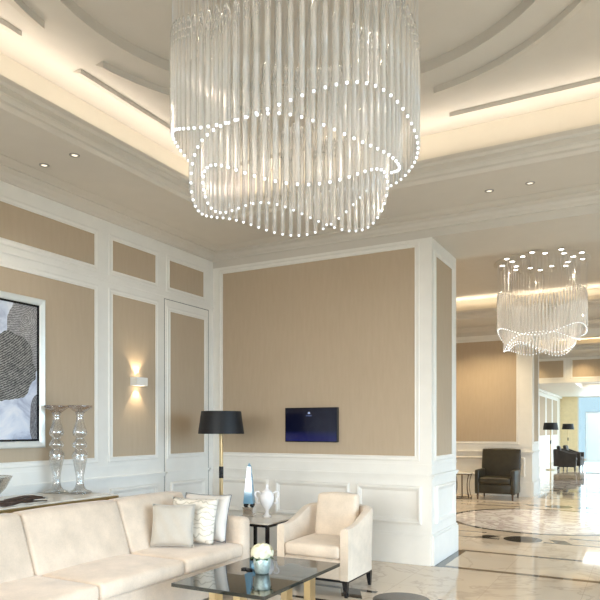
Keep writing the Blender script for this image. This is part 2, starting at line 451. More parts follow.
# right and front window walls, with their openings
def window_wall(name, along, c0, c1, base, openings, zt=4.5, z1=3.25, th=.2):
    b = B(); cur = c0
    def put(a, e, z0, zz):
        if along == 'y': box(b, base, base + th, a, e, z0, zz)
        else: box(b, a, e, base - th, base, z0, zz)
    for a, e in openings:
        put(cur, a, 0, zt); put(a, e, 0, .12); put(a, e, z1, zt); cur = e
    put(cur, c1, 0, zt)
    return struct(name, b, 'white')
ropen = [(-2.9, -.6), (.3, 2.8), (3.6, 6.1), (8.0, 10.5), (11.3, 13.8), (16.0, 18.4), (19.0, 20.8), (22.2, 25), (25.8, 28.6), (29.4, 32.4)]
window_wall('wall_right', 'y', YE, 33.2, XE, ropen)
fopen = [(-4.6, -2.4), (-1.9, .9), (1.4, 4.6)]
window_wall('wall_front', 'x', XL - .2, XE + .2, YE, fopen)
wn = 0
def window(x0, x1, y0, y1, z0, z1, nm=2):
    """framed glazing in the plane of the shorter horizontal side"""
    global wn; wn += 1
    fr = B(); f = .05
    horiz = (x1 - x0) > (y1 - y0)
    def bar(a, e, za, zb):
        if horiz: box(fr, a, e, y0, y1, za, zb)
        else: box(fr, x0, x1, a, e, za, zb)
    a0, a1 = (x0, x1) if horiz else (y0, y1)
    bar(a0, a1, z0, z0 + f); bar(a0, a1, z1 - f, z1)
    for k in range(nm + 1):
        c = a0 + (a1 - a0 - f) * k / nm; bar(c, c + f, z0 + f, z1 - f)
    w = struct('window_%d' % wn, fr, 'white')
    p = B()
    if horiz: m = (y0 + y1) / 2; box(p, x0 + .01, x1 - .01, m - .004, m + .004, z0 + .01, z1 - .01)
    else: m = (x0 + x1) / 2; box(p, m - .004, m + .004, y0 + .01, y1 - .01, z0 + .01, z1 - .01)
    obj('glass_pane', p, 'pane', w)
for a, e in ropen: window(XE + .07, XE + .13, a, e, .12, 3.25)
for a, e in fopen: window(a, e, YE - .13, YE - .07, .12, 3.25)
window(-2.87, XE, 33.05, 33.11, 0, 3.0, 4)

# ---------------------------------------------------------------- ceilings
def tray(name, x0, x1, y0, y1, rx, ry, zt, drop=0.0, deco=True, cx=None, cy=None, ry0=None, step=.08):
    """x0..y1 room rectangle; rx, ry distance of the cove's back wall from the room edge"""
    a0, a1, c0, c1 = x0 + rx, x1 - rx, y0 + (ry if ry0 is None else ry0), y1 - ry
    zs = ZS - drop
    b = B()
    # soffit plate around the opening (butting boxes)
    box(b, x0, a0 + .24, y0, y1, zs, zs + .06); box(b, a1 - .24, x1, y0, y1, zs, zs + .06)
    box(b, a0 + .24, a1 - .24, y0, c0 + .24, zs, zs + .06); box(b, a0 + .24, a1 - .24, c1 - .24, y1, zs, zs + .06)
    # side faces of the cove and roof
    box(b, x0 - .01, x1 + .01, y0 - .01, y1 + .01, zt + .09, zt + .2)
    so = struct(name, b, 'ceil')
    # moulded lip
    prof = [(.235, 0), (.235, -.012), (.245, -.012), (.262, .0), (.275, .014), (.275, .034), (.292, .058), (.31, .068), (.31, .11), (.322, .115), (.335, .13), (.335, .168), (.305, .168), (.305, .06), (.235, .06)]
    obj('cove_lip', loft_rect(B(), [(o, zs + z) for o, z in prof], a0, a1, c0, c1), 'ceil', so)
    # recess back wall
    obj('cove_wall', loft_rect(B(), [(-.05, zs + .06), (-.05, zt + .09), (0, zt + .09), (0, zs + .06)], a0, a1, c0, c1), 'cove', so)
    # crown moulding at the walls
    cr = [(0, -.105), (.022, -.105), (.03, -.085), (.055, -.07), (.075, -.045), (.11, -.038), (.135, -.03), (.135, -.018), (.20, -.014), (.24, -.004), (.27, -.004), (.27, .001), (0, .001)]
    obj('crown_moulding', loft_rect(B(), [(o, zs + z) for o, z in cr], x0, x1, y0, y1), 'ceil', so)
    if cx is None: cx = (x0 + x1) / 2
    if cy is None: cy = (y0 + y1) / 2
    # upper ceiling with a raised round centre (disc hole)
    b = B(); N = 96; R1 = 1.62
    rim = [bm_v for bm_v in (b.verts.new((cx + R1 * math.cos(2 * PI * i / N), cy + R1 * math.sin(2 * PI * i / N), zt)) for i in range(N))]
    top = [b.verts.new((v.co.x, v.co.y, zt + step)) for v in rim]
    def outer(i):
        an = 2 * PI * i / N; dx, dy = math.cos(an), math.sin(an)
        tx = ((a1 - cx) if dx > 0 else (cx - a0)) / max(1e-6, abs(dx)); ty = ((c1 - cy) if dy > 0 else (cy - c0)) / max(1e-6, abs(dy))
        t = min(tx, ty); return (cx + dx * t, cy + dy * t, zt)
    ou = [b.verts.new(outer(i)) for i in range(N)]
    for i in range(N):
        j = (i + 1) % N
        b.faces.new((rim[i], rim[j], ou[j], ou[i])); b.faces.new((rim[i], top[i], top[j], rim[j]))
    b.faces.new(top)
    # square off the four corners
    for qx, qy in ((a0, c0), (a1, c0), (a1, c1), (a0, c1)):
        near = sorted(range(N), key=lambda i: (ou[i].co.x - qx) ** 2 + (ou[i].co.y - qy) ** 2)
        i = near[0]
        j = next(k for k in ((i + 1) % N, (i - 1) % N) if abs(ou[k].co.x - ou[i].co.x) > 1e-4 and abs(ou[k].co.y - ou[i].co.y) > 1e-4) if any(abs(ou[k].co.x - ou[i].co.x) > 1e-4 and abs(ou[k].co.y - ou[i].co.y) > 1e-4 for k in ((i + 1) % N, (i - 1) % N)) else None
        if j is not None: b.faces.new((ou[i], ou[j], b.verts.new((qx, qy, zt))))
    obj('upper_ceiling', b, 'ceil', so)
    if deco:
        R2 = 1.865; gap = .27; ins = .36
        b = B()
        sx0, sx1, sy0, sy1 = a0 + ins, a1 - ins, c0 + ins - .02, c1 - ins + .02
        def wedge(P, N_, h, w):
            """stepped bead: upright face towards the room centre, long slope away from it"""
            rings = []
            for (x, y), (nx, ny) in zip(P, N_):
                rings.append([b.verts.new(v) for v in ((x, y, zt), (x, y, zt - h), (x + nx * w, y + ny * w, zt))])
            for u, v in zip(rings, rings[1:]):
                for k in range(3): b.faces.new((u[k], u[(k + 1) % 3], v[(k + 1) % 3], v[k]))
            b.faces.new(rings[0]); b.faces.new(rings[-1])
        for sx in (-1, 1):
            for sy in (-1, 1):
                X = sx1 if sx > 0 else sx0; Y = sy1 if sy > 0 else sy0
                wedge([(X, cy + sy * gap), (X, Y), (cx + sx * gap, Y)], [(sx, 0), (sx, sy), (0, sy)], .036, .09)
                aa = math.asin(gap / R2); P = []; Q = []
                for k in range(25):
                    t = aa + (PI / 2 - 2 * aa) * k / 24; c_, s_ = sx * math.cos(t), sy * math.sin(t)
                    P.append((cx + R2 * c_, cy + R2 * s_)); Q.append((c_, s_))
                wedge(P, Q, .052, .10)
        obj('ceiling_beading', b, 'ceil', so)
    return so, (a0, a1, c0, c1)
t1, r1 = tray('ceiling', XL, XR, YF, YB, .716, .81, ZT, cx=-1.81, cy=3.32)
t2, r2 = tray('ceiling_second_room', XL, XR, PY1, 14.6, .716, .98, 4.20, cx=-1.8, cy=11.0, ry0=.04, step=.001, deco=False)
t3, r3 = tray('ceiling_third_room', XL, XR, 15.6, 21.2, .716, .8, 4.08, deco=False, ry0=.04, step=.015)
# beams / flat ceilings
b = B()
box(b, XL, XR + .0, YB, PY1, ZB, 4.5); struct('trim_1', b, 'ceil')
b = B(); box(b, XL, XR, 14.6, 15.6, ZB, 4.5); struct('trim_2', b, 'ceil')
b = B(); box(b, XR, XE, YE, 21.2, ZB, 4.5); box(b, XL, XR, YE, YF, ZB, 4.5); struct('ceiling_side', b, 'ceil')
b = B()
# end room ceiling with a lit recess
box(b, -3.63, -2.1, 21.5, 33.05, 2.99, 3.2); box(b, 2.2, XE, 21.5, 33.05, 2.99, 3.2)
box(b, -2.1, 2.2, 21.5, 23.2, 2.99, 3.2); box(b, -2.1, 2.2, 26.3, 33.05, 2.99, 3.2); box(b, -2.1, 2.2, 23.2, 26.3, 3.16, 3.2)
ce = struct('ceiling_end_room', b, 'white')
obj('crown_moulding', box(B(), -3.63, -3.53, 21.5, 33, 2.90, 2.99, .02), 'white', ce)

# columns on the open right-hand side
for i, (y0, y1) in enumerate(((YB, PY1), (14.6, 15.6))):
    c = struct('wall_right_pier_%s' % ('near', 'far')[i], bx(XR, XR + 1.1, y0, y1, 0, ZB), 'white')
    tan_panel(c, (XR, 0, 0), UP, (-1, 0, 0), y0 + .18, y1 - .18, 1.19, 3.40)
    tan_panel(c, (0, y0, 0), UB, NB, XR + .18, XR + .92, 1.19, 3.40)
    b = B(); wainscot(b, (0, y0, 0), UB, NB, XR, XR + 1.1, []); obj('wainscot', b, 'white', c)

# ---------------------------------------------------------------- lights
def area(name, loc, rot, sx, sy, power, col, spread=PI):
    l = bpy.data.lights.new(name, 'AREA'); l.shape = 'RECTANGLE'; l.size = sx; l.size_y = sy; l.energy = power; l.color = col; l.spread = spread
    o = bpy.data.objects.new(name, l); COL.objects.link(o); o.location = loc; o.rotation_euler = rot; return o
def spotl(name, loc, rot, power, col, ang, blend=.6, size=.02):
    l = bpy.data.lights.new(name, 'SPOT'); l.energy = power; l.color = col; l.spot_size = ang; l.spot_blend = blend; l.shadow_soft_size = size
    o = bpy.data.objects.new(name, l); COL.objects.link(o); o.location = loc; o.rotation_euler = rot; return o
WARM = (1, .80, .56); DAY = (.62, .81, 1.0); NEUT = (1, .9, .76)
def cove_lights(r, zs, zt, p, WARM=(1, .90, .78)):
    a0, a1, c0, c1 = r; z = zs + .17; m = .22
    up = (PI, 0, 0)
    area('cove_led', (a0 + m, (c0 + c1) / 2, z), up, .03, c1 - c0 - .2, p * (c1 - c0), WARM, 2.3)
    area('cove_led', (a1 - m, (c0 + c1) / 2, z), up, .03, c1 - c0 - .2, p * (c1 - c0), WARM, 2.3)
    area('cove_led', ((a0 + a1) / 2, c0 + m, z), up, a1 - a0 - .2, .03, p * (a1 - a0), WARM, 2.3)
    area('cove_led', ((a0 + a1) / 2, c1 - m, z), up, a1 - a0 - .2, .03, p * (a1 - a0), WARM, 2.3)
COVE = 2.1
cove_lights(r1, ZS, ZT, COVE); cove_lights(r2, ZS, 4.20, COVE * 1.5, (1, .86, .66)); cove_lights(r3, ZS, 4.08, COVE * 1.5, (1, .82, .54))
WP = 20  # watts per square metre of window
for a, e in ropen:
    area('daylight', (XE - .05, (a + e) / 2, 1.68), (0, PI / 2 - .55, 0), 2.9, e - a - .1, WP * (.45 if a > 21 else .65 if a > 7 else 1.05) * 3.0 * (e - a), DAY, 1.6)
for a, e in fopen:
    area('daylight', ((a + e) / 2, YE + .02, 1.68), (PI / 2 - .55, 0, 0), e - a - .1, 2.9, WP * .95 * 3.0 * (e - a), (1, .97, .93), 1.6)
area('recess_light', (.05, 24.75, 3.15), (0, 0, 0), 4.0, 2.9, 150, (1, .95, .88))

W = bpy.data.worlds.new('sky'); S.world = W; W.use_nodes = True
bg = W.node_tree.nodes['Background']; bg.inputs[0].default_value = (.80, .95, 1.0, 1); bg.inputs[1].default_value = 1.0

# ---------------------------------------------------------------- chandeliers
FIT = {'out': (.712, [3.095, 0.019, -0.0148, 0.0362, 0.0198, -0.0055, -0.0808, 0.0111, 0.0096, -0.0185, 0.0067, -0.0033, -0.0077], 80),
       'mid': (.607, [2.956, 0.0811, -0.0467, -0.0466, 0.0438, -0.0237, 0.0344, -0.0108, -0.0269, 0.0078, 0.0057, 0.0062, -0.0043], 68),
       'in': (.539, [2.8648, -0.0523, 0.0265, 0.0344, -0.0009, 0.0767, 0.024, -0.01, -0.0023, 0.0076, 0.0048, -0.002, -0.0004], 60)}
RODL = .58
def wave(c, a): return c[0] + sum(c[2 * m - 1] * math.cos(m * a) + c[2 * m] * math.sin(m * a) for m in range(1, 7))
def rod_shape(bm, p, mi=0):
    lathe(bm, [(.0135, .006), (.0135, RODL - .02), (.009, RODL), (.004, RODL + .015)], p, 10, mi=mi)
    for k, (h, w) in enumerate(((.0, .0145), (-.035, .0148), (-.075, .0146))):  # silver rings added to make the rod tops sparkle
        lathe(bm, [(w * .9, RODL - .03 + h), (w, RODL - .025 + h), (w * .9, RODL - .018 + h)], p, 6, caps=False, mi=1)
def tip_shape(bm, p, mi=0):
    lathe(bm, [(.003, -.006), (.0064, -.003), (.0072, .001), (.0070, .0058)], p, 8, mi=mi)
rb = B(); rod_shape(rb, (0, 0, 0)); rod_me = mesh_from(rb, 'glass_rod'); rod_me.materials.append(M['rod']); rod_me.materials.append(M['silver']); rod_me.shade_smooth()
tb = B(); tip_shape(tb, (0, 0, 0)); tip_me = mesh_from(tb, 'light_tip'); tip_me.materials.append(M['tip']); tip_me.shade_smooth()
def chandelier(loc, zc, label, rot=0, dz=0, spots=(), face=(0, -1), sc=1.0):
    t = thing('chandelier', label, 'chandelier', (loc[0], loc[1], 0), 0, 'crystal rod chandeliers')
    rods = []
    for k, (R, c, n) in FIT.items():
        for i in range(n):
            a = 2 * PI * i / n
            rods.append((sc * R * math.cos(a + rot), sc * R * math.sin(a + rot), 1.5 + (wave(c, a) - 1.5) * sc + dz, k))
    # the hundred nearest to the entrance side and lowest are single parts
    rods.sort(key=lambda r: (r[3] != 'out', -(r[0] * face[0] + r[1] * face[1])) if r[3] == 'out' else (True, -(r[0] * face[0] + r[1] * face[1])))
    for x, y, z, k in rods[:100]:
        o = bpy.data.objects.new('glass_rod', rod_me); COL.objects.link(o); o.parent = t; o.location = (x, y, z)
        q = bpy.data.objects.new('light_tip', tip_me); COL.objects.link(q); q.parent = o
    b = B(); bt = B(); bw = B()
    for x, y, z, k in rods[100:]: rod_shape(b, (x, y, z)); tip_shape(bt, (x, y, z))
    o = obj('glass_rods', b, ['rod', 'silver'], t, True); o['kind'] = 'stuff'
    o2 = obj('light_tips', bt, 'tip', o, True)
    for x, y, z, k in rods:
        lathe(bw, [(.0013, z + RODL + .03), (.0013, zc - .03)], (x, y, 0), 5)
    o = obj('suspension_wires', bw, 'steel', t, True); o['kind'] = 'stuff'
    obj('canopy', lathe(B(), [(.74, zc), (.74, zc - .003), (.735, zc - .005)], (0, 0, 0), 64), 'ceil', t, True, .5)
    for (x, y) in spots:
        s = obj('spotlight', lathe(B(), [(.045, zc - .004), (.045, zc - .018), (.036, zc - .018)], (x - loc[0], y - loc[1], 0), 16), 'ceil', t)
        obj('lens', lathe(B(), [(.036, zc - .019), (.02, zc - .024)], (x - loc[0], y - loc[1], 0), 16), 'spot', s)
    return t
ZC2 = 4.20
SP2 = [(-2.13, 11.10), (-1.98, 10.69), (-1.93, 10.90), (-1.93, 11.26), (-1.98, 11.50), (-1.73, 10.66), (-1.56, 10.48), (-1.74, 11.49), (-1.61, 11.71), (-1.39, 10.62), (-1.40, 11.52), (-1.14, 10.51), (-1.13, 10.76), (-1.19, 11.61), (-1.13, 11.36), (-1.02, 11.04), (-.88, 10.85), (-.90, 11.27)]
SP2 = [(x * .982, y * .982) for x, y in SP2]
C1 = (-1.82, 3.308); C2 = (-1.50, 11.05)
chandelier(C1, ZT + .06, 'large crystal rod chandelier hanging over the sofa and coffee table', 0, 0, [(x - C2[0] + C1[0], y - C2[1] + C1[1]) for x, y in SP2], (.48, -.88))
chandelier(C2, 4.200, 'crystal rod chandelier in the far room beyond the pier', 0, 0, SP2, (.1, -.99), .955)
for c, p in ((C1, 42), (C2, 120)):
    for k in range(4):
        a = k * PI / 2 + .4
        spotl('chandelier_spot', (c[0] + .4 * math.cos(a), c[1] + .4 * math.sin(a), 4.15), (0, 0, 0), p, (1, .86, .68), 1.5, .8, .05)

# ---------------------------------------------------------------- downlights and added fill spots
DL = [((-4.57, 3.81), 'round recessed downlight in the left soffit, nearer the wall'),
      ((-4.18, 3.79), 'round recessed downlight in the left soffit, nearer the lit cove'),
      ((-1.32, 6.25), 'round recessed downlight in the back soffit, nearer the tall pier'),
      ((-.945, 6.23), 'round recessed downlight in the back soffit, right of its twin')]
for (x, y), lab in DL:
    t = thing('downlight', lab, 'ceiling light', (x, y, ZS), 0, 'recessed soffit downlights')
    obj('trim_ring', lathe(B(), [(.026, -.001), (.027, -.006), (.042, -.006), (.044, .0)], (0, 0, 0), 20, caps=False), 'downtrim', t, True)
    obj('lens', lathe(B(), [(.026, -.002), (.016, -.004)], (0, 0, 0), 20), 'dlens', t)
    spotl('downlight_beam', (x, y, ZS - .02), (0, 0, 0), 14, NEUT, 1.4, .8, .03)

for (x, y) in ((-4.2, 13.9), (-3.3, 13.9), (-2.7, 13.9), (-4.3, 8.5), (-4.3, 11), (-.9, 13.9), (.5, 13.9), (.6, 11), (.6, 9)):  # added warm spots without fittings, to brighten the second room
    spotl('added_warm_fill', (x, y, ZS - .02), (0, 0, 0), 100, (1, .80, .50), 1.9, .9, .05)
for (x, y) in ((-3.2, 20.7), (-1.7, 20.7), (-.3, 20.7), (-4, 18)):  # more added fill spots, warming the third room and its header
    spotl('added_warm_fill', (x, y, ZS - .02), (0, 0, 0), 75, (1, .78, .46), 2.2, .9, .05)

# ---------------------------------------------------------------- wall sconce
t = thing('wall_sconce', 'small white box sconce lighting the tan wall panel up and down', 'wall lamp', (XL + .006, 5.36, 2.01))
b = B()
box(b, .0, .012, -.085, .085, -.045, .045); box(b, .085, .095, -.085, .085, -.045, .045)
box(b, .012, .085, -.085, -.075, -.045, .045); box(b, .012, .085, .075, .085, -.045, .045)
obj('housing', b, 'white', t)
obj('bulb_module', bx(.02, .078, -.068, .068, -.012, .012), emis('sconce_bulb', (1, .85, .6), 12), t)
spotl('sconce_up', (XL + .052, 5.36, 2.058), (PI, 0, 0), 9, (1, .80, .52), 1.5, .45, .015)
spotl('sconce_down', (XL + .052, 5.36, 1.962), (0, 0, 0), 9, (1, .80, .52), 1.5, .45, .015)

# ---------------------------------------------------------------- painting
t = thing('painting', 'large framed abstract painting of striped grey discs above the console', 'painting', (XL + .002, 2.445, 1.32))
FW = 1.67; FH = 1.37
PF = [(0, 0), (0, .045), (.012, .055), (.05, .045), (.062, .03), (.062, 0)]
obj('frame', wall_frame(B(), (0, 0, 0), UL, NL, 0, FW, 0, FH, PF), simple('silver_white_frame', (.72, .73, .70), .3, metal=.25), t)
obj('inner_border', wall_frame(B(), (0, 0, 0), UL, NL, .06, FW - .06, .06, FH - .06, [(0, 0), (0, .034), (.018, .034), (.018, 0)]), 'black', t)
cv = obj('canvas', bx(.002, .024, 0, FW - .15, 0, FH - .15), 'painting', t); cv.location = (0, .075, .075)

# ---------------------------------------------------------------- television
t = thing('television', 'slim black television on the tan back wall', 'television', (-3.505, YB - .006, 1.333))
obj('bezel', bx(-.35, .35, -.045, 0, 0, .41, bev=.004), 'tvblack', t)
sc = obj('screen', bx(-.337, .337, -.0475, -.0445, .012, .398), 'tv', t)
lg = B()
lathe(lg, [(.012, 0), (.016, .008), (.010, .018), (.003, .024)], (-.02, -.049, .335), 10)
lo = emis('screen_logo', (.62, .70, 1.0), .8)
obj('logo_mark', lg, lo, sc)
lt = B(); xx = -.06
for ch in (.010, .008, .010, .006, .010, .009, .008):
    box(lt, xx, xx + .0035, -.0485, -.0476, .308, .322); box(lt, xx, xx + ch * .8, -.0485, -.0476, .308, .3115); xx += ch + .0025
obj('logo_lettering', lt, emis('screen_lettering', (.35, .45, .9), .5), sc)

# ---------------------------------------------------------------- console table with its objects
ZC = .90
t = thing('console_table', 'long console table with pale top and gold edge behind the sofa', 'console table', (-4.58, 2.4, 0))
obj('tabletop', bx(-.36, .36, -1.95, 1.93, ZC - .012, ZC, bev=.003), simple('pale_stone_top', (.72, .66, .56), .12, var=.06), t)
obj('apron', bx(-.365, .365, -1.955, 1.935, ZC - .042, ZC - .012, bev=.003), 'brass', t)
for x in (-.33, .33):
    for y in (-1.90, 1.80): obj('leg', bx(x - .025, x + .025, y - .025, y + .025, 0, ZC - .042), 'brass', t)
obj('shelf', bx(-.30, .30, -1.87, 1.77, .18, .21), 'wood', t)
pr = [(.10, 0), (.112, .006), (.105, .018), (.06, .035), (.042, .06), (.034, .10), (.036, .16), (.048, .23), (.062, .30), (.070, .35), (.064, .38), (.048, .395), (.044, .41), (.062, .425), (.066, .455), (.056, .475), (.038, .495), (.036, .515), (.062, .535), (.066, .56), (.052, .61), (.034, .665), (.030, .71), (.045, .745), (.085, .775), (.118, .79), (.122, .80), (.118, .808)]
for (x, y), lab in (((-4.80, 4.14), 'tall clear glass candle pedestal, the one nearer the painting'), ((-4.58, 4.215), 'tall clear glass candle pedestal, the one nearer the console end')):
    t = thing('candle_pedestal', lab, 'candle holder', (x, y, ZC), 0, 'glass candle pedestals on the console')
    obj('stem', lathe(B(), pr[:-4], (0, 0, 0), 28), 'vessel', t, True)
    obj('plate', lathe(B(), [(.045, .745), (.085, .775), (.107, .79), (.112, .80), (.108, .808), (.09, .80), (.05, .79)], (0, 0, 0), 28), clear_glass('plate_crystal', (.75, .68, .62), .35, (.45, .36, .30), .1, .12, .4), t, True)
t = tag(obj('glass_bowl', lathe(B(), [(.09, 0), (.10, .004), (.16, .05), (.225, .12), (.268, .20), (.275, .215), (.262, .205), (.215, .125), (.15, .06), (.08, .012)], (0, 0, 0), 36), 'vessel', None, True), 'wide clear glass bowl at the left end of the console', 'bowl')
t.location = (-4.62, 3.19, ZC)
b = B()
for k in range(7):
    r0 = random.uniform(.008, .014); dx = random.uniform(-.03, .03); sy = random.uniform(-.1, .05); L = random.uniform(.25, .5)
    tube(b, [(dx + .02 * math.sin(3 * q + k), sy + L * q, r0 + .012 + .012 * (k % 3) + .01 * math.sin(5 * q + k)) for q in (0, .25, .5, .75, 1)], [r0, r0 * 1.1, r0, r0 * .8, r0 * .4], 6)
t = tag(obj('driftwood_branch', b, 'driftwood', None, True), 'dark twisted driftwood lying on the console before the bowl', 'decoration')
t.location = (-4.295, 3.22, ZC - .003)

# ---------------------------------------------------------------- sofa
t = thing('sofa', 'long cream velvet sofa standing in front of the console', 'sofa', (-3.70, 3.4, 0))
# local: x from -.5(back) to .5(front); y -1.9..1.6
b = B(); soft_box(b, -.46, .47, -1.75, 1.46, .07, .335, .02)
obj('base', b, 'cream', t, True, .6)
b = B(); soft_box(b, -.50, -.40, -1.90, 1.60, .07, .80, .03); obj('back_frame', b, 'cream', t, True, .6)
for y0, y1 in ((-1.90, -1.75), (1.45, 1.60)):
    b = B(); soft_box(b, -.42, .49, y0, y1, .065, .685, .05); obj('armrest', b, 'cream', t, True, .6)
seams = [-1.75, -.95, -.27, .63, 1.45]
for y0, y1 in zip(seams, seams[1:]):
    b = B(); soft_box(b, -.38, .50, y0 + .003, y1 - .003, .335, .455, .035, .012, sub=6); obj('seat_cushion', b, 'cream', t, True, .8)
seams = [-1.75, -1.10, -.18, .76, 1.45 + .0]
seams = [-1.74, -1.26, -.31, .64, 1.51]
for i, (y0, y1) in enumerate(zip(seams, seams[1:])):
    b = B(); soft_box(b, -.08, .08, y0 + .004, y1 - .004, 0, .446, .03, .012, sub=6)
    for v in b.verts: v.co.x += -.155 - .36 * v.co.z; v.co.z += .440
    if i == 3:
        for v in b.verts:
            if v.co.y > 1.40: v.co.z = max(v.co.z, .69 + (v.co.z - .69) * 1) if v.co.z > .69 else v.co.z
    o = obj('back_cushion', b, 'cream', t, True, .8)
for x in (-.44, .42):
    for y in (-1.8, 1.5): obj('foot', bx(x - .03, x + .03, y - .03, y + .03, 0, .07), 'black', t)

def pillow(name, lab, w, h, th, mat, loc, rz, lean, pip=None, roll=0):
    t = thing(name, lab, 'pillow', loc, rz)
    t.rotation_euler = (lean, roll, rz)
    obj('cover', pillow_bm(w, h, th), mat, t, True)
    if pip: obj('piping', tube(B(), pillow_edge(w, h), .0028, 6, closed=True), pip, t, True)
    return t
pillow('throw_pillow', 'white pillow with dark piping leaning on the sofa arm, rearmost of three', .50, .43, .13, 'whitepil', (-3.55, 4.695, .475), .05, -.24, 'piping')
pillow('throw_pillow', 'cream pillow with leaf-line pattern between two plain pillows', .47, .41, .12, 'pattern', (-3.56, 4.53, .475), .14, -.25)
pillow('throw_pillow', 'plain grey-beige square pillow, foremost of three on the sofa', .38, .37, .11, 'greypil', (-3.60, 4.33, .474), .42, -.22, 'greypil')

# ---------------------------------------------------------------- armchairs with sweeping arms
def sweep_chair(label, fab, loc, rz, legm='black', group=None, pil=True, cat='armchair'):
    t = thing('armchair', label, cat, loc, rz, group)
    W = .72; D = .74; th = .078; hw = W / 2 - th / 2; fr = -D / 2 + .0; bk = D / 2 - th / 2; rc = .20
    path = []
    for k in range(9): path.append((hw, fr + (bk - rc - fr) * k / 8))
    for k in range(1, 9):
        a = PI / 2 * k / 9; path.append((hw - rc + rc * math.cos(a), bk - rc + rc * math.sin(a)))
    path.append((hw - rc, bk))
    for k in range(1, 5): path.append((hw - rc - (2 * (hw - rc)) * k / 5, bk))
    path += [(-x, y) for x, y in reversed(path[:18])]
    n = len(path); b = B(); rings = []
    L = [0]
    for p, q in zip(path, path[1:]): L.append(L[-1] + math.dist(p, q))
    T = L[-1]
    for i, (x, y) in enumerate(path):
        s = min(L[i], T - L[i])
        f = min(1, max(0, (s - .10) / .55)); f = f * f * (3 - 2 * f)
        top = .615 + .135 * f
        p0 = Vector(path[max(0, i - 1)]); p1 = Vector(path[min(n - 1, i + 1)]); d = (p1 - p0).normalized(); nn = Vector((d.y, -d.x))
        c = Vector((x, y)); r = th / 2; flare = .012 * f
        sec = [(-r, .155), (r, .155), (r, .35), (r + flare, top - .03), (r * .75 + flare, top - .008), (0 + flare, top), (-r * .75, top - .008), (-r, top - .03), (-r, .35)]
        rings.append([b.verts.new((c.x + nn.x * o, c.y + nn.y * o, z)) for o, z in sec])
    for i in range(n - 1):
        u, v = rings[i], rings[i + 1]; m = len(u)
        for k in range(m): b.faces.new((u[k], u[(k + 1) % m], v[(k + 1) % m], v[k]))
    b.faces.new(rings[0]); b.faces.new(rings[-1])
    obj('shell', b, fab, t, True, .7)
    iw = W / 2 - th - .002
    b = B(); soft_box(b, -iw, iw, fr + .005, bk - .05, .155, .335, .012); obj('seat_base', b, fab, t, True, .6)
    b = B(); soft_box(b, -iw + .004, iw - .004, fr - .015, bk - .06, .337, .455, .03, .022); obj('seat_cushion', b, fab, t, True, .8)
    b = B(); soft_box(b, -.205, .205, -.055, .055, 0, .395, .022, .025)
    for v in b.verts: v.co.y += bk - .19 + .18 * v.co.z; v.co.z += .46
    obj('back_cushion', b, fab, t, True, .8)
    obj('base_frame', bx(-W / 2 + .012, W / 2 - .012, fr + .01, bk - .13, .135, .155), legm, t)
    for sx in (-1, 1):
        for sy in (-1, 1):
            b = B(); cx = sx * (W / 2 - .045); cy = sy * (D / 2 - .045) - (.11 if sy > 0 else 0)
            vs = []
            for z, r in ((0, .013), (.135, .024)):
                vs.append([b.verts.new((cx + r * a + sx * (.135 - z) * .06, cy + r * c_, z)) for a, c_ in ((-1, -1), (1, -1), (1, 1), (-1, 1))])
            for k in range(4): b.faces.new((vs[0][k], vs[0][(k + 1) % 4], vs[1][(k + 1) % 4], vs[1][k]))
            b.faces.new(vs[0]); b.faces.new(vs[1]); obj('leg', b, legm, t)
    return t
sweep_chair('cream velvet armchair with sweeping arms and black legs beside the coffee table', 'creamarm', (-2.65, 5.49, 0), 0)
sweep_chair('dark swept-arm armchair beside the far gold lamp, nearer of two', 'darkfab', (-2.52, 24.35, 0), PI / 2 + .05, 'black', 'dark armchairs in the end room')
sweep_chair('dark swept-arm armchair behind the nearer one, by the frosted screen', 'darkfab', (-2.40, 25.35, 0), PI / 2 - .1, 'black', 'dark armchairs in the end room')

# ---------------------------------------------------------------- coffee table
t = thing('coffee_table', 'low rectangular coffee table with black glass top and gold legs', 'coffee table', (-2.545, 4.075, 0))
obj('tabletop', bx(-.365, .395, -.58, .575, .394, .42, bev=.002), 'tableglass', t)
for (x, y) in ((-.04, -.36), (.13, .36)):
    b = B(); w = .13; dpt = .045; k = .03
    box(b, x - w, x - w + k * 1.8, y - dpt, y + dpt, 0, .398); box(b, x + w - k * 1.8, x + w, y - dpt, y + dpt, 0, .398)
    box(b, x - w + k * 1.8, x + w - k * 1.8, y - dpt, y + dpt, 0, k); box(b, x - w + k * 1.8, x + w - k * 1.8, y - dpt, y + dpt, .398 - k, .398)
    obj('leg', b, 'gold', t)
# vase of hydrangeas
t = thing('flower_vase', 'round silvery green vase of white hydrangea on the coffee table', 'vase', (-2.51, 4.05, .42))
obj('vase_body', lathe(B(), [(.040, 0), (.050, .006), (.058, .035), (.064, .075), (.064, .105), (.060, .118), (.056, .118), (.058, .10), (.05, .04)], (0, 0, 0), 28), 'bowlmetal', t, True)
b = B(); rnd = random.Random(3)
for k in range(150):
    u = rnd.uniform(-.25, 1); a = rnd.uniform(0, 2 * PI); s = math.sqrt(max(0, 1 - u * u))
    nv = Vector((s * math.cos(a), s * math.sin(a), u)); p = Vector((0, 0, .155)) + Vector((nv.x * .082, nv.y * .082, nv.z * .066))
    m = nv.to_track_quat('Z', 'Y').to_matrix(); ph = rnd.uniform(0, PI)
    c = b.verts.new(p)
    for q in range(4):
        a0 = ph + q * PI / 2
        L = [(.0, .0, 0), (.014 * math.cos(a0 - .6), .014 * math.sin(a0 - .6), .003), (.020 * math.cos(a0), .020 * math.sin(a0), .001), (.014 * math.cos(a0 + .6), .014 * math.sin(a0 + .6), .003)]
        vs = [b.verts.new(p + m @ Vector(v)) for v in L[1:]]
        b.faces.new((c, *vs))
bmesh.ops.create_icosphere(b, subdivisions=2, radius=.075, matrix=Matrix.Translation((0, 0, .155)) @ Matrix.Diagonal((1, 1, .8, 1)))
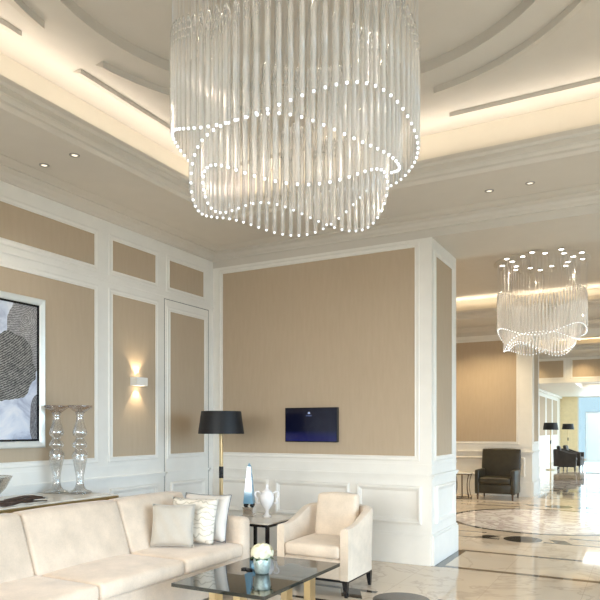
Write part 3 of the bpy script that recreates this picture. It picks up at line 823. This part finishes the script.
obj('flower_head', b, 'petal', t)
b = B()
for k in range(7):
    a = k * 2 * PI / 7 + .3; p = [Vector((.05 * math.cos(a), .05 * math.sin(a), .118)), Vector((.075 * math.cos(a - .25), .075 * math.sin(a - .25), .118)), Vector((.095 * math.cos(a), .095 * math.sin(a), .108)), Vector((.075 * math.cos(a + .25), .075 * math.sin(a + .25), .118))]
    b.faces.new([b.verts.new(v) for v in p])
obj('leaves', b, 'leaf', t)
# small crystal and dark ornament left of the vase
t = thing('crystal_ornament', 'small dark-rimmed crystal ornament left of the flower vase', 'ornament', (-2.66, 4.10, .42))
b = B(); bmesh.ops.create_icosphere(b, subdivisions=2, radius=.028, matrix=Matrix.Translation((.035, .03, .028))); obj('crystal_ball', b, 'blueglass', t)
b = B(); tube(b, [(-.04 + .022 * math.cos(a), .022 * math.sin(a), .006) for a in [k * PI / 6 for k in range(12)]], .005, 6, closed=True)
tube(b, [(.012 + .022 * math.cos(a), -.01 + .022 * math.sin(a), .006) for a in [k * PI / 6 for k in range(12)]], .005, 6, closed=True); obj('dark_ring', b, 'black', t, True)

# ---------------------------------------------------------------- side table, obelisk and urn
ZTB = .58
t = thing('side_table', 'black-framed side table with pale top between sofa and armchair', 'side table', (-3.465, 5.57, 0))
obj('tabletop', bx(-.285, .285, -.33, .33, ZTB - .012, ZTB, bev=.002), simple('pale_marble_top', (.70, .65, .58), .08, var=.08), t)
b = B(); h = .025
box(b, -.28, .28, -.325, -.325 + h, ZTB - .037, ZTB - .012); box(b, -.28, .28, .325 - h, .325, ZTB - .037, ZTB - .012)
box(b, -.28, -.28 + h, -.3, .3, ZTB - .037, ZTB - .012); box(b, .28 - h, .28, -.3, .3, ZTB - .037, ZTB - .012)
obj('apron', b, 'black', t)
for x in (-.265, .265):
    for y in (-.31, .31): obj('leg', bx(x - .015, x + .015, y - .015, y + .015, 0, ZTB - .037), 'black', t)
t = thing('obelisk', 'tall blue glass obelisk on a silver block, beside the white urn', 'ornament', (-3.64, 5.62, ZTB), .3)
b = B(); box(b, -.062, .062, -.062, .062, 0, .018, .003); box(b, -.054, .054, -.054, .054, .018, .085, .004); box(b, -.06, .06, -.06, .06, .085, .10, .003)
obj('plinth', b, 'silver', t)
obj('plinth_inlay', bx(-.036, .036, -.056, -.0535, .030, .072), simple('inlay_taupe', (.30, .24, .18), .3), t)
b = B(); f = [b.verts.new((sx * .052, sy * .052, .135)) for sx, sy in ((-1, -1), (1, -1), (1, 1), (-1, 1))]; f2 = [b.verts.new((sx * .018, sy * .018, .52)) for sx, sy in ((-1, -1), (1, -1), (1, 1), (-1, 1))]; tp = b.verts.new((0, 0, .56))
for k in range(4): b.faces.new((f[k], f[(k + 1) % 4], f2[(k + 1) % 4], f2[k])); b.faces.new((f2[k], f2[(k + 1) % 4], tp))
b.faces.new(f); obj('obelisk_body', b, 'blueglass', t)
b = B()
for sx in (-1, 1):
    for sy in (-1, 1): bmesh.ops.create_icosphere(b, subdivisions=2, radius=.0185, matrix=Matrix.Translation((sx * .034, sy * .034, .118)))
obj('ball_feet', b, 'black', t)
bpy.context.view_layer.update()
t = thing('urn', 'white porcelain two-handled lidded urn on the side table', 'urn', (-3.45, 5.66, ZTB), .48)
obj('urn_body', lathe(B(), [(.045, 0), (.048, .012), (.03, .022), (.017, .045), (.017, .07), (.035, .09), (.06, .13), (.074, .18), (.076, .215), (.068, .235), (.055, .245), (.058, .252)], (0, 0, 0), 28), 'porcelain', t, True)
ld = obj('lid', lathe(B(), [(.060, .253), (.056, .262), (.035, .278), (.018, .290), (.012, .305), (.018, .318), (.013, .333), (.002, .345)], (0, 0, 0), 24), 'porcelain', t, True)
for s in (-1, 1):
    b = B(); P = [(.060, .235), (.085, .262), (.112, .262), (.124, .235), (.114, .205), (.096, .19), (.106, .168), (.10, .14), (.066, .145)]
    tube(b, [(s * x, 0, z) for x, z in P], .009, 8); obj('handle', b, 'porcelain', t, True)

# ---------------------------------------------------------------- floor lamps
def floor_lamp(label, loc, group=None, lit=False):
    t = thing('floor_lamp', label, 'floor lamp', loc, 0, group)
    obj('base', lathe(B(), [(.16, 0), (.16, .018), (.15, .024)], (0, 0, 0), 32), 'gold', t, True, .5)
    obj('pole', bx(-.018, .018, -.014, .014, .024, 1.50, bev=.003), 'gold', t)
    obj('grip', bx(-.021, .021, -.017, .017, .93, 1.065, bev=.004), 'black', t)
    b = B(); lathe(b, [(.262, 1.435), (.225, 1.69), (.222, 1.69), (.259, 1.435)], (0, 0, 0), 48, caps=False)
    fs = obj('lamp_shade', b, 'shade', t, True, .5)
    b = B(); lathe(b, [(.02, 1.50), (.024, 1.56), (.0, 1.60)], (0, 0, 0), 12); obj('bulb', b, 'porcelain', t, True)
    b = B()
    for k in range(3):
        a = k * 2 * PI / 3; tube(b, [(0, 0, 1.505), (.25 * math.cos(a), .25 * math.sin(a), 1.50)], .003, 5)
    obj('shade_spider', b, 'gold', fs)
    obj('shade_lid', lathe(B(), [(.221, 1.682), (.05, 1.686)], (0, 0, 0), 40), 'shade', fs)
    return t
floor_lamp('gold floor lamp with black drum shade in the corner behind the sofa', (-4.245, 5.97, 0))
floor_lamp('gold floor lamp with black shade in the end room, nearer of two', (-3.0, 24.4, 0), 'floor lamps in the end room')
floor_lamp('gold floor lamp with black shade in the end room, farther of two', (-3.10, 31.2, 0), 'floor lamps in the end room')

# ---------------------------------------------------------------- far dark armchair and wire table
t = thing('armchair', 'square dark olive leather armchair against the far tan wall', 'armchair', (-2.77, 13.98, 0), 0); t.scale = (.91, .95, 1)
b = B(); soft_box(b, -.44, .44, -.36, .34, .13, .33, .015); obj('seat_base', b, 'leather', t, True, .6)
b = B(); soft_box(b, -.345, .345, -.40, .22, .332, .46, .03, .02); obj('seat_cushion', b, 'leather', t, True, .8)
for s in (-1, 1):
    b = B(); soft_box(b, min(s * .35, s * .45), max(s * .35, s * .45), -.385, .30, .12, .62, .025)
    obj('armrest', b, 'leather', t, True, .6)
b = B(); soft_box(b, -.44, .44, -.05, .05, 0, .72, .02, .02)
for v in b.verts: v.co.y += .30 + .14 * v.co.z; v.co.z += .325
obj('backrest', b, 'leather', t, True, .8)
for x in (-.39, .39):
    for y in (-.33, .33): obj('leg', lathe(B(), [(.016, 0), (.028, .13)], (x, y, 0), 10), 'wood', t)
t = thing('wire_side_table', 'small wire-legged side table left of the dark leather armchair', 'side table', (-3.47, 13.72, 0))
obj('tabletop', lathe(B(), [(.23, .53), (.235, .535), (.235, .548), (.23, .553)], (0, 0, 0), 32), simple('cream_stone', (.75, .70, .6), .2), t, True, .5)
b = B()
for rr, z in ((.20, .01), (.21, .52)): tube(b, [(rr * math.cos(a), rr * math.sin(a), z) for a in [k * PI / 12 for k in range(24)]], .008, 6, closed=True)
obj('ring', b, 'wood', t, True)
for k in range(8):
    a = k * PI / 4 + .2
    b = B(); tube(b, [((.20 - .05 * math.sin(PI * q)) * math.cos(a), (.20 - .05 * math.sin(PI * q)) * math.sin(a), .01 + .515 * q) for q in (0, .2, .4, .6, .8, 1)], .007, 6); obj('leg', b, 'wood', t, True)

# ---------------------------------------------------------------- frosted screen in the end room
tm = NT('frosted_glass')
a1 = tm.n('ShaderNodeBsdfTranslucent'); tm.put(a1.inputs[0], (.86, .95, 1)); a2 = tm.n('ShaderNodeBsdfTransparent'); tm.put(a2.inputs[0], (.9, .97, 1))
ms = tm.n('ShaderNodeMixShader'); ms.inputs[0].default_value = .45; tm.link(a2.outputs[0], ms.inputs[1]); tm.link(a1.outputs[0], ms.inputs[2]); M['frost'] = tm.done(ms.outputs[0])
t = thing('glass_screen', 'tall frosted glass partition screen beside the end-room armchairs', 'screen', (-.3, 23.3, 0))
obj('screen_panel', bx(-1.45, 1.45, -.008, .008, .02, 2.02), 'frost', t)
b = B(); box(b, -1.47, -1.45, -.02, .02, 0, 2.04); box(b, 1.45, 1.47, -.02, .02, 0, 2.04); box(b, -1.45, 1.45, -.02, .02, 0, .02); box(b, -1.45, 1.45, -.02, .02, 2.02, 2.04)
obj('screen_frame', b, simple('pale_steel', (.75, .82, .86), .3, metal=.2), t)
# daylight through the end window
area('daylight', (1.1, 32.9, 1.5), (-PI / 2, 0, 0), 7.6, 2.8, 230, (.74, .92, 1.0))

# ---------------------------------------------------------------- camera
cam = bpy.data.cameras.new('camera'); co = bpy.data.objects.new('camera', cam); COL.objects.link(co)
cam.sensor_width = 36; cam.lens = 640 / 600 * 36; cam.shift_y = 128 / 600; cam.clip_end = 200
co.location = (0, 0, 1.5); co.rotation_euler = (PI / 2, 0, math.atan2(.4756, .8797))
S.camera = co
S.view_settings.view_transform = 'Standard'; S.view_settings.look = 'None'; S.view_settings.gamma = 1
S.view_settings.use_curve_mapping = False; S.view_settings.exposure = 0.0
S.cycles.max_bounces = 10; S.cycles.transparent_max_bounces = 40; S.cycles.diffuse_bounces = 5; S.cycles.glossy_bounces = 4
S.cycles.use_denoising = True; S.cycles.sample_clamp_indirect = 6; S.cycles.caustics_reflective = False; S.cycles.caustics_refractive = False
